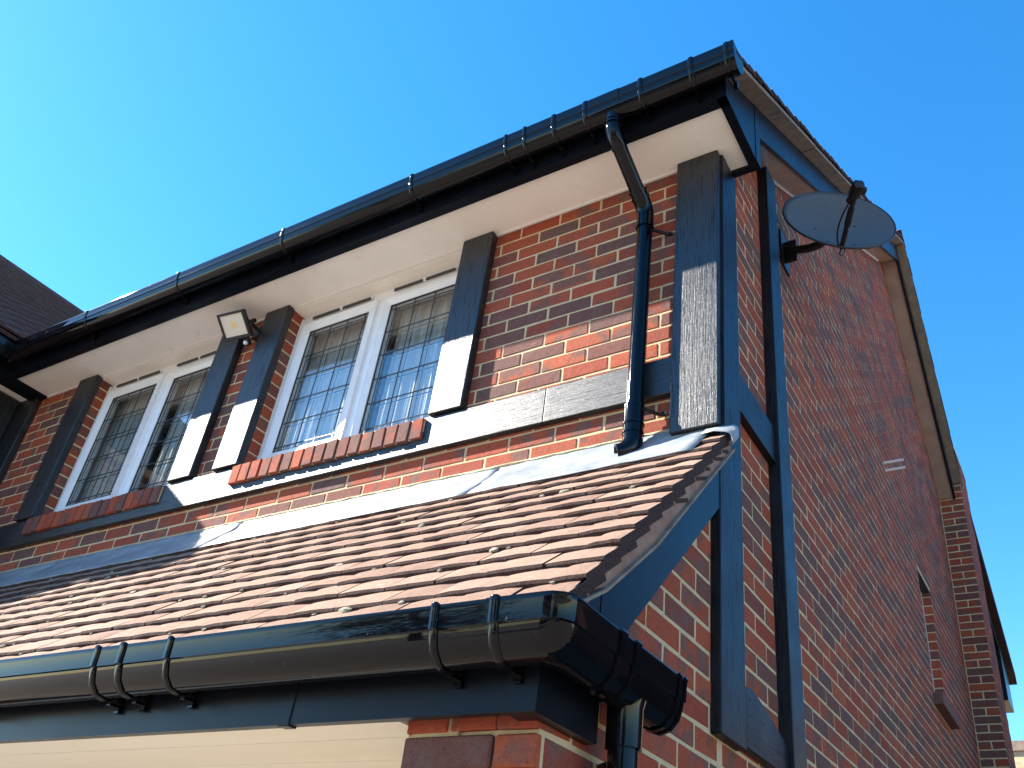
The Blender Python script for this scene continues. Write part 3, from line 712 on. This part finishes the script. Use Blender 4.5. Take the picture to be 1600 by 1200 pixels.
def bP(s, z0=2.238):                   # s: station tuple ('f', x), ('c',), ('s', y)
    if s[0] == 'f': return lambda u, w: (s[1], -1.0625-u, z0+.004*(-s[1])+w)
    if s[0] == 'c': return lambda u, w: (.0325+u, -1.0625-u, z0+w)
    return lambda u, w: (.0325+u, s[1], z0-.004+w)
bm = bmesh.new(); loft(bm, [ring(PROF+INN, bP(s)) for s in (('f', -5.3), ('f', -.015))]); mesh_obj('channel', bm, 'black_gloss', GP, True)
def chamf(u, w, t):                    # rounded outside corner of the moulded angle
    p0, p1 = Vector((.0325+u-.055, -1.0625-u, 0)), Vector((.0325+u, -1.0625-u+.055, 0)); pc = Vector((.0325+u, -1.0625-u, 0))
    p = (1-t)**2*p0+2*t*(1-t)*pc+t*t*p1; return (p.x, p.y, 2.237+w)
kk = scaled(1.02)+[(u, w) for u, w in INN]
bm = bmesh.new(); loft(bm, [ring(kk, bP(('f', -.035)))]+[[chamf(u, w, t) for u, w in kk] for t in (0, .2, .5, .8, 1)]+[ring(kk, bP(('s', -.93)))]); mesh_obj('corner_angle', bm, 'black_gloss', GP, True)
kk = scaled(1.03)+[(u, w) for u, w in INN]
bm = bmesh.new(); loft(bm, [ring(kk, bP(('s', y))) for y in (-.935, YE)]); mesh_obj('outlet_piece', bm, 'black_gloss', GP, True)
bm = bmesh.new(); loft(bm, [ring(scaled(1.06), bP(('s', y))) for y in (YE-.03, YE)]); mesh_obj('stop_end', bm, 'black_gloss', GP, True)
for s, w in ((-.945, .026), (-.875, .022), (-.650, .012), (-.618, .012)):
    bm = bmesh.new(); loft(bm, [ring(strap_prof(1.02, 1.10), bP(('s', s+t))) for t in (-w/2, -w/4, w/4, w/2)]); mesh_obj('clip', bm, 'black_gloss', GP, False)
for x, w in ((-1.289, .022), (-1.182, .026), (-.994, .020), (-.162, .020), (-.013, .024), (-1.9, .02)):
    bm = bmesh.new(); loft(bm, [ring(strap_prof(1.012, 1.012+.085*q_), bP(('f', x+t*w/2))) for t, q_ in ((-1, .35), (-.7, .85), (-.25, 1), (.25, 1), (.7, .85), (1, .35))]); mesh_obj('clip', bm, 'black_gloss', GP, True)
    bm = bmesh.new(); boxm(bm, x-.009, x+.009, -1.072, -1.0612, 2.105, 2.150); boxm(bm, x-.007, x+.007, -1.10, -1.0625, 2.118, 2.125); mesh_obj('clip_foot', bm, 'black_gloss', GP)
# ------------------------------------------------------------ downpipes
DP = empty('downpipe', 'black round downpipe with swan neck from the upper gutter to the porch roof', 'downpipe', (-.31, -.08, 3.3))
px, py, rad = -.303, -.072, .034
ox, oy = -.338, -.358
tube_obj('outlet_spigot', 'black_gloss', DP, [(ox, oy, 4.875), (ox, oy, 4.79)], [.042, .040], 24)
e1 = arc((ox, oy, 4.815), (ox, oy, 4.745), (ox+.012, oy+.055, 4.705), 8)
tube_obj('upper_bend', 'black_gloss', DP, e1, .0385, 24)
tube_obj('collar', 'black_gloss', DP, [(ox, oy, 4.822), (ox, oy, 4.812)], .0435, 24); tube_obj('collar', 'black_gloss', DP, [(ox, oy, 4.80), (ox, oy, 4.792)], .0425, 24)
s0 = Vector((ox+.008, oy+.035, 4.72)); s1 = Vector((px-.004, py-.035, 4.555))
tube_obj('swan_neck', 'black_gloss', DP, [s0, s1], rad, 24)
dv = (s1-s0).normalized()
e2 = [s1-dv*.055, s1-dv*.02]+arc(s1-dv*.015, (px, py, 4.535), (px, py, 4.49), 6)+[Vector((px, py, 4.42))]
tube_obj('lower_bend', 'black_gloss', DP, e2, .0385, 24)
for a in (.05, .018): tube_obj('collar', 'black_gloss', DP, [s1-dv*(a+.005), s1-dv*(a-.005)], .0425, 24)
tube_obj('pipe', 'black_gloss', DP, [(px, py, 4.43), (px, py, 3.36)], rad, 28)
for z in (4.425, 3.475):
    bm = bmesh.new(); tube(bm, [(px, py, z-.008), (px, py, z+.008)], .0395, 24); mesh_obj('pipe_clip', bm, 'black_gloss', DP, True)
    bm = bmesh.new(); tube(bm, [(px+.025, py+.02, z), (px+.075, -.010, z-.012), (px+.10, -.006, z-.012)], [.008, .007, .011], 10); mesh_obj('clip_arm', bm, 'black_gloss', DP, True)
    tube_obj('clip_screw', 'galv', DP, [(px+.10, -.016, z-.012), (px+.10, .004, z-.012)], .004, 8)
tube_obj('shoe_socket', 'black_gloss', DP, [(px, py, 3.475), (px, py, 3.32)], .0385, 24)
for z in (3.395, 3.355): tube_obj('collar', 'black_gloss', DP, [(px, py, z-.004), (px, py, z+.004)], .0415, 24)
sh = arc((px, py, 3.335), (px, py, 3.275), (px-.05, py-.03, 3.262), 10)
bm = bmesh.new(); R_ = tube(bm, sh, .0385, 24, caps=False); 
mesh_obj('shoe', bm, 'black_gloss', DP, True).modifiers.new('thickness', 'SOLIDIFY').thickness = .004
DQ = empty('downpipe', 'short black downpipe below the porch gutter outlet at the brick corner', 'downpipe', (.088, -.79, 1.2))
qx, qy = .090, -.79
tube_obj('outlet_spigot', 'black_gloss', DQ, [(qx, qy, 2.160), (qx, qy, 2.125), (qx, qy, 2.04)], [.050, .041, .040], 24)
tube_obj('pipe', 'black_gloss', DQ, [(qx, qy, 2.09), (qx, qy, .05)], rad, 28)
bm = bmesh.new(); tube(bm, [(qx-.02, qy+.02, 2.02), (.004, qy+.06, 2.02)], .007, 8); mesh_obj('clip_arm', bm, 'black_gloss', DQ, True)
tube_obj('pipe_clip', 'black_gloss', DQ, [(qx, qy, 1.71), (qx, qy, 1.73)], .040, 24)
# ------------------------------------------------------------ floodlight
FL = empty('floodlight', 'square black floodlight with motion sensor between the two middle timber posts', 'floodlight', (-2.84, -.14, 4.66))
def frame_of(c, nrm, roll=0):
    n_ = Vector(nrm).normalized(); u_ = Vector((0, 0, 1)).cross(n_).normalized(); v_ = n_.cross(u_)
    return Matrix(((u_.x, v_.x, n_.x, c[0]), (u_.y, v_.y, n_.y, c[1]), (u_.z, v_.z, n_.z, c[2]), (0, 0, 0, 1))) @ Matrix.Rotation(roll, 4, 'Z')
MF = frame_of((-2.885, -.165, 4.640), (.10, -.62, -.74), .03)
def lbox(name, mat, parent, M4, x0, x1, y0, y1, z0, z1, bevel=0):
    bm = bmesh.new(); boxm(bm, x0, x1, y0, y1, z0, z1)
    if bevel: bmesh.ops.bevel(bm, geom=bm.edges[:], offset=bevel, segments=2, affect='EDGES')
    bm.transform(M4); o = mesh_obj(name, bm, mat, parent, bool(bevel))
    if bevel: o.modifiers.new('even_shading', 'WEIGHTED_NORMAL')
    return o
hw, hh = .094, .080
lbox('housing', 'black_plastic', FL, MF, -hw, hw, -hh, hh, -.030, -.002, .006)
for a in ((-hw, hw, -hh, -hh+.019), (-hw, hw, hh-.014, hh), (-hw, -hw+.014, -hh+.019, hh-.014), (hw-.014, hw, -hh+.019, hh-.014)): lbox('bezel', 'black_plastic', FL, MF, a[0], a[1], a[2], a[3], -.003, .008, .002)
lbox('lens', 'lamp_glass', FL, MF, -hw+.0145, hw-.0145, -hh+.0195, hh-.0145, -.003, .001)
lbox('led_chip', 'led_chip', FL, MF, -.022, .022, -.016, .022, .0008, .0016)
for i in range(7): lbox('cooling_fin', 'black_plastic', FL, MF, -.075+i*.024, -.071+i*.024, -.06, .06, -.044, -.028)
lbox('bracket', 'black_plastic', FL, MF, hw-.012, hw+.012, -.012, .012, -.075, -.02, .003)
tube_obj('bracket', 'black_plastic', FL, [MF @ Vector((hw, 0, -.06)), (-2.80, -.11, 4.665), (-2.815, -.047, 4.665)], .010, 10)
lbox('wall_plate', 'black_plastic', FL, Matrix.Identity(4), -2.86, -2.80, -.050, -.002, 4.62, 4.70, .004)
lbox('sensor', 'black_plastic', FL, MF, .028, .066, -hh-.050, -hh-.006, -.026, .008, .006)
bm = bmesh.new(); bmesh.ops.create_uvsphere(bm, u_segments=16, v_segments=10, radius=.013, matrix=MF @ Matrix.Translation((.047, -hh-.030, .010))); mesh_obj('sensor_lens', bm, 'sensor_white', FL, True)
# ------------------------------------------------------------ satellite dish
DS = empty('satellite_dish', 'dark grey oval satellite dish on a black arm on the shaded gable wall', 'satellite dish', (.05, 1.0, 5.1))
MD = frame_of((.335, .880, 5.103), (.52, -.827, .212), 0)
A_, B_ = .29, .265; dep = .055
bm = bmesh.new(); rings = []; nr, na = 12, 64
for k in range(1, nr+1):
    t = k/nr; rings.append([bm.verts.new(MD @ Vector((A_*t*math.cos(a), B_*t*math.sin(a), dep*(t*t-1)))) for a in [2*math.pi*i/na for i in range(na)]])
c = bm.verts.new(MD @ Vector((0, 0, -dep)))
for i in range(na):
    bm.faces.new((c, rings[0][i], rings[0][(i+1) % na]))
    for a, b in zip(rings, rings[1:]): bm.faces.new((a[i], b[i], b[(i+1) % na], a[(i+1) % na]))
o = mesh_obj('reflector', bm, 'dish_grey', DS, True); md = o.modifiers.new('thickness', 'SOLIDIFY'); md.thickness = .004
bm = bmesh.new(); tube(bm, [MD @ Vector((A_*math.cos(a), B_*math.sin(a), 0)) for a in [2*math.pi*i/64 for i in range(65)]], .0055, 8, False); mesh_obj('rim', bm, 'black_plastic', DS, True)
b0 = MD @ Vector((-.02, -B_+.012, -.012)); b1 = MD @ Vector((-.035, -B_+.035, .29))
ax = (b1-b0).normalized()
tube_obj('feed_arm', 'black_plastic', DS, [b0, b0+(b1-b0)*.5, b1], [.012, .013, .011], 12)
bm = bmesh.new(); tube(bm, [b0+ax*.13, b0+ax*.22], .0165, 12); mesh_obj('arm_clamp', bm, 'black_plastic', DS, True)
ML = frame_of(b1, -(MD.to_3x3() @ Vector((0, -.25, 1))), 0)
lbox('feed_head', 'black_plastic', DS, ML, -.027, .027, -.022, .03, -.055, .035, .009)
tube_obj('feed_horn', 'black_plastic', DS, [ML @ Vector((0, .0, .03)), ML @ Vector((0, .0, .06))], [.020, .028], 16)
lbox('skew_scale', 'black_plastic', DS, ML, -.045, -.02, -.012, .012, -.03, .005, .003)
for t_ in (.10, .16, .2): lbox('arm_label', 'sensor_white', DS, frame_of(b0+ax*t_+Vector((.010, -.009, -.004)), (.6, -.8, -.3)), -.004, .004, -.0025, .0025, .001, .004)
pc = b0.lerp(b1, .5)+(MD.to_3x3() @ Vector((-.055, -.01, -.03)))
tube_obj('cable', 'black_plastic', DS, arc(b1+Vector((-.01, 0, -.02)), pc+Vector((-.02, 0, .0)), b0+(MD.to_3x3() @ Vector((-.015, -.0, .01))), 12), .0042, 8)
tube_obj('cable', 'black_plastic', DS, [b0, b0+Vector((-.012, 0, -.035)), b0+Vector((0, 0, -.055)), b0+Vector((.014, .0, -.03)), b0+Vector((.012, .02, .01))], .004, 8)
for bx, by in ((-.12, -.05), (.05, -.215), (-.085, -.215), (.10, .02)):
    zz_ = dep*((bx/A_)**2+(by/B_)**2-1); tube_obj('bolt', 'black_plastic', DS, [MD @ Vector((bx, by, zz_)), MD @ Vector((bx, by, zz_+.006))], .006, 8)
bk = MD @ Vector((-.02, -.03, -dep-.012))
lbox('mount_plate', 'black_plastic', DS, MD, -.06, .06, -.07, .05, -dep-.02, -dep-.006, .004)
tube_obj('wall_arm', 'black_plastic', DS, arc(bk, (.20, 1.0, bk.z-.03), (.012, 1.0, 5.12), 8), .023, 12)
lbox('wall_foot', 'black_plastic', DS, Matrix.Identity(4), .001, .012, .93, 1.07, 4.98, 5.22, .002)
lbox('wall_foot_rib', 'black_plastic', DS, Matrix.Identity(4), .012, .075, .992, 1.008, 5.02, 5.17, .002)
lbox('tilt_clamp', 'black_plastic', DS, MD, -.045, .02, -.06, .02, -dep-.075, -dep-.018, .006)
# ------------------------------------------------------------ projecting house at the left
NB = empty('neighbouring_wing', 'adjoining brick wing at the far left with dark tiled roof in shade', 'house', (-8, -1, 0))
nbw = box('brick_wall', 'mortar', NB, -11.6, -5.36-REC, -1.2, 6.0, 0, 4.86)
V = []; F = []; rn = []; R_ = random.Random(5)
for j in range(0, 66):
    zc = 4.76-.075*j
    if zc < .1: break
    for i in range(0, 7):
        a, b = -1.2+i*.225-(.1125 if j % 2 else 0), -1.2+(i+1)*.225-.01-(.1125 if j % 2 else 0)
        a, b = max(a, -1.2), min(b, -.004)
        if b-a < .03: continue
        v, fc = brick_geo(b-a, .06, .065, R_.randrange(4)); M4 = Matrix.Translation((-5.36, (a+b)/2, zc)) @ Matrix.Rotation(math.pi/2, 4, 'Z'); n0 = len(V)
        V += [M4 @ Vector(p) for p in v]; F += [[n0+t for t in q] for q in fc]; rn += [R_.random()]*len(fc)
o = raw_obj('bricks', V, F, 'brick_mass', NB, rn); o['kind'] = 'stuff'
box('timber_post', 'paint_vertical', NB, -5.362, -5.315, -.30, -.05, 3.2, 4.80, .004)
box('fascia_board', 'black_fascia', NB, -5.215, -5.048, -1.27, -.004, 4.79, 4.803); box('fascia_board', 'black_fascia', NB, -5.073, -5.048, -1.27, -.304, 4.804, 5.11)
box('soffit_board', 'soffit_white', NB, -5.36, -5.216, -1.27, -.004, SZ+.001, SZ+.012)
RX, RZ = -8.5, 7.77; EX, EZ = -4.93, 5.005
bm = bmesh.new()
for P in ([(RX, RZ), (EX, EZ), (EX-.01, EZ-.02), (RX, RZ-.05)], [(RX, RZ), (RX-(EX-RX), EZ), (RX-(EX-RX), EZ-.02), (RX, RZ-.05)]):
    a = [bm.verts.new((x, -1.28, z)) for x, z in P]; b = [bm.verts.new((x, 6.0, z)) for x, z in P]
    bm.faces.new(a); bm.faces.new(b[::-1])
    for i in range(4): bm.faces.new((a[i], b[i], b[(i+1) % 4], a[(i+1) % 4]))
rf = mesh_obj('roof', bm, 'tile_dark', NB)
bm = bmesh.new(); v = [bm.verts.new(p) for p in ((RX, -1.19, RZ-.06), (RX+3.50, -1.19, 4.90), (RX-3.50, -1.19, 4.90))]; bm.faces.new(v); mesh_obj('gable_infill', bm, 'mortar_dull', NB)
V = []; F = []; rn = []; L = math.dist((RX, RZ), (EX, EZ)); n = int(L/.1); an = math.atan2(RZ-EZ, EX-RX)
for k in range(n):
    x, z = EX+(RX-EX)*k*.1/L, EZ+(RZ-EZ)*k*.1/L
    for i in range(0, 22):
        y = -.75+i*.165+(.082 if k % 2 else 0)+R_.uniform(-.003, .003)
        v, fc = tile_geo((.162, .17, .022, R_.randrange(4), .004))
        M4 = Matrix.Translation((x, y, z)) @ Matrix.Rotation(math.pi/2, 4, 'Z') @ Matrix.Rotation(an-.10+R_.uniform(-.012, .012), 4, 'X') @ Matrix.Translation((0, 0, .012)); n0 = len(V)
        V += [M4 @ Vector(p) for p in v]; F += [[n0+t for t in q] for q in fc]; rn += [R_.random()]*len(fc)
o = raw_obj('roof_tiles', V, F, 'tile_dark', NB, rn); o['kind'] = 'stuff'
bm = bmesh.new()
for i in range(15):
    y = -1.28+i*.42; tube(bm, [(RX, y, RZ-.02), (RX, y+.415, RZ-.02)], .075, 12)
mesh_obj('ridge_tiles', bm, 'tile_dark', NB, True)
NG = empty('roof_gutter', 'black gutter of the adjoining wing at the left, meeting the long eaves gutter', 'gutter', (-5.15, -1, 4.9))
bm = bmesh.new(); loft(bm, [[(-5.045+u, y, zt+w) for u, w in PROF+INN] for y in (-1.28, -.30)]); mesh_obj('channel', bm, 'black_gloss', NG, True)
bm = bmesh.new(); loft(bm, [[(-5.045+u, y, zt+w) for u, w in strap_prof(1.0, 1.06)] for y in (-.53, -.46)]); mesh_obj('corner_union', bm, 'black_gloss', NG, True)
# ------------------------------------------------------------ pale brick building beyond
PB = empty('pale_brick_building', 'pale yellow brick building just visible beyond the gable at lower right', 'building', (3, 17, 0))
box('wall', 'pale_brick', PB, -4, 5, 16, 22, 0, 6.02)
box('coping', 'mortar_dull', PB, -4.05, 5.05, 15.95, 22.05, 6.022, 6.2)

# ------------------------------------------------------------ across the street (seen only as reflections)
q = N('foliage'); p = q.pos(); q.base(q.ramp(q.noise(p, 3, 4, .6), [(.3, (.03, .06, .015)), (.7, (.09, .13, .035))])).val(rough=.7)
q = N('bark'); p = q.pos((8, 8, 1)); q.base(q.ramp(q.noise(p, 3, 4, .6), [(.3, (.05, .035, .025)), (.7, (.12, .09, .06))])).val(rough=.9)
OH = empty('opposite_house', 'brick house with a brown tiled roof across the street, mirrored in the gutters', 'house', (-4, -26, 0))
box('wall', 'stone_sill', OH, -9, 1, -30, -24, 0, 5)
bm = bmesh.new(); a = [bm.verts.new((-9.4, y, z)) for y, z in ((-23.6, 4.9), (-30.4, 4.9), (-27, 8))]; b = [bm.verts.new((1.4, y, z)) for y, z in ((-23.6, 4.9), (-30.4, 4.9), (-27, 8))]
bm.faces.new(a); bm.faces.new(b[::-1])
for i in range(3): bm.faces.new((a[i], a[(i+1) % 3], b[(i+1) % 3], b[i]))
mesh_obj('roof', bm, 'tile_dark', OH)
for x in (-7.5, -4.6, -1.6):
    for z in (1.0, 3.3): 
        w_ = box('window', 'white_upvc', OH, x, x+1.3, -24, -23.95, z, z+1.1)
def tree(x, y, h, rad_, label, seed):
    t = empty('tree', label, 'tree', (x, y, 0), 'trees across the street'); R_ = random.Random(seed)
    bm = bmesh.new(); tube(bm, [(x, y, 0), (x+.1, y, h*.35), (x-.1, y+.1, h*.75)], [.22, .16, .05], 10)
    for i in range(7):
        a_ = i*.9+R_.random(); tube(bm, [(x, y, h*(.3+.05*i)), (x+rad_*.6*math.cos(a_), y+rad_*.6*math.sin(a_), h*(.45+.06*i))], [.08, .02], 6)
    mesh_obj('trunk', bm, 'bark', t, True)
    V = []; F = []
    cl = [(R_.gauss(0, .45)*rad_, R_.gauss(0, .45)*rad_, h*(.62+R_.gauss(0, .15))) for _ in range(40)]
    for n in range(3600):
        c_ = R_.choice(cl); s_ = rad_*.2; p_ = Vector((x+c_[0]+R_.gauss(0, s_), y+c_[1]+R_.gauss(0, s_), c_[2]+R_.gauss(0, s_*.8)))
        u_ = Vector((R_.gauss(0, 1), R_.gauss(0, 1), R_.gauss(0, 1))).normalized()*.13; v_ = u_.orthogonal().normalized()*.08; b_ = len(V)
        V += [p_-u_, p_+v_, p_+u_, p_-v_]; F.append((b_, b_+1, b_+2, b_+3))
    raw_obj('crown', V, F, 'foliage', t)
NH = empty('added_side_house', 'brown brick house next door beyond the gable passage, mirrored in the side boards', 'house', (6, 9, 0))  # out-of-view house added to cut skylight on the rear gable and board reflections
box('wall', 'stone_sill', NH, 3.4, 9.5, 4.5, 13.5, 0, 5.0)
bm = bmesh.new(); a = [bm.verts.new((x, 4.2, z)) for x, z in ((3.1, 4.9), (9.8, 4.9), (6.45, 7.6))]; b = [bm.verts.new((x, 13.8, z)) for x, z in ((3.1, 4.9), (9.8, 4.9), (6.45, 7.6))]
bm.faces.new(a); bm.faces.new(b[::-1])
for i in range(3): bm.faces.new((a[i], a[(i+1) % 3], b[(i+1) % 3], b[i]))
mesh_obj('roof', bm, 'tile_dark', NH)
tree(5.5, -15, 7.5, 2.4, 'broad leafy tree across the street, nearest to the gable side', 1); tree(-13, -17, 9, 2.8, 'tall leafy tree across the street, farthest to the left', 2); tree(9.5, -20, 8.5, 2.6, 'tall leafy tree across the street behind the broad one', 3)
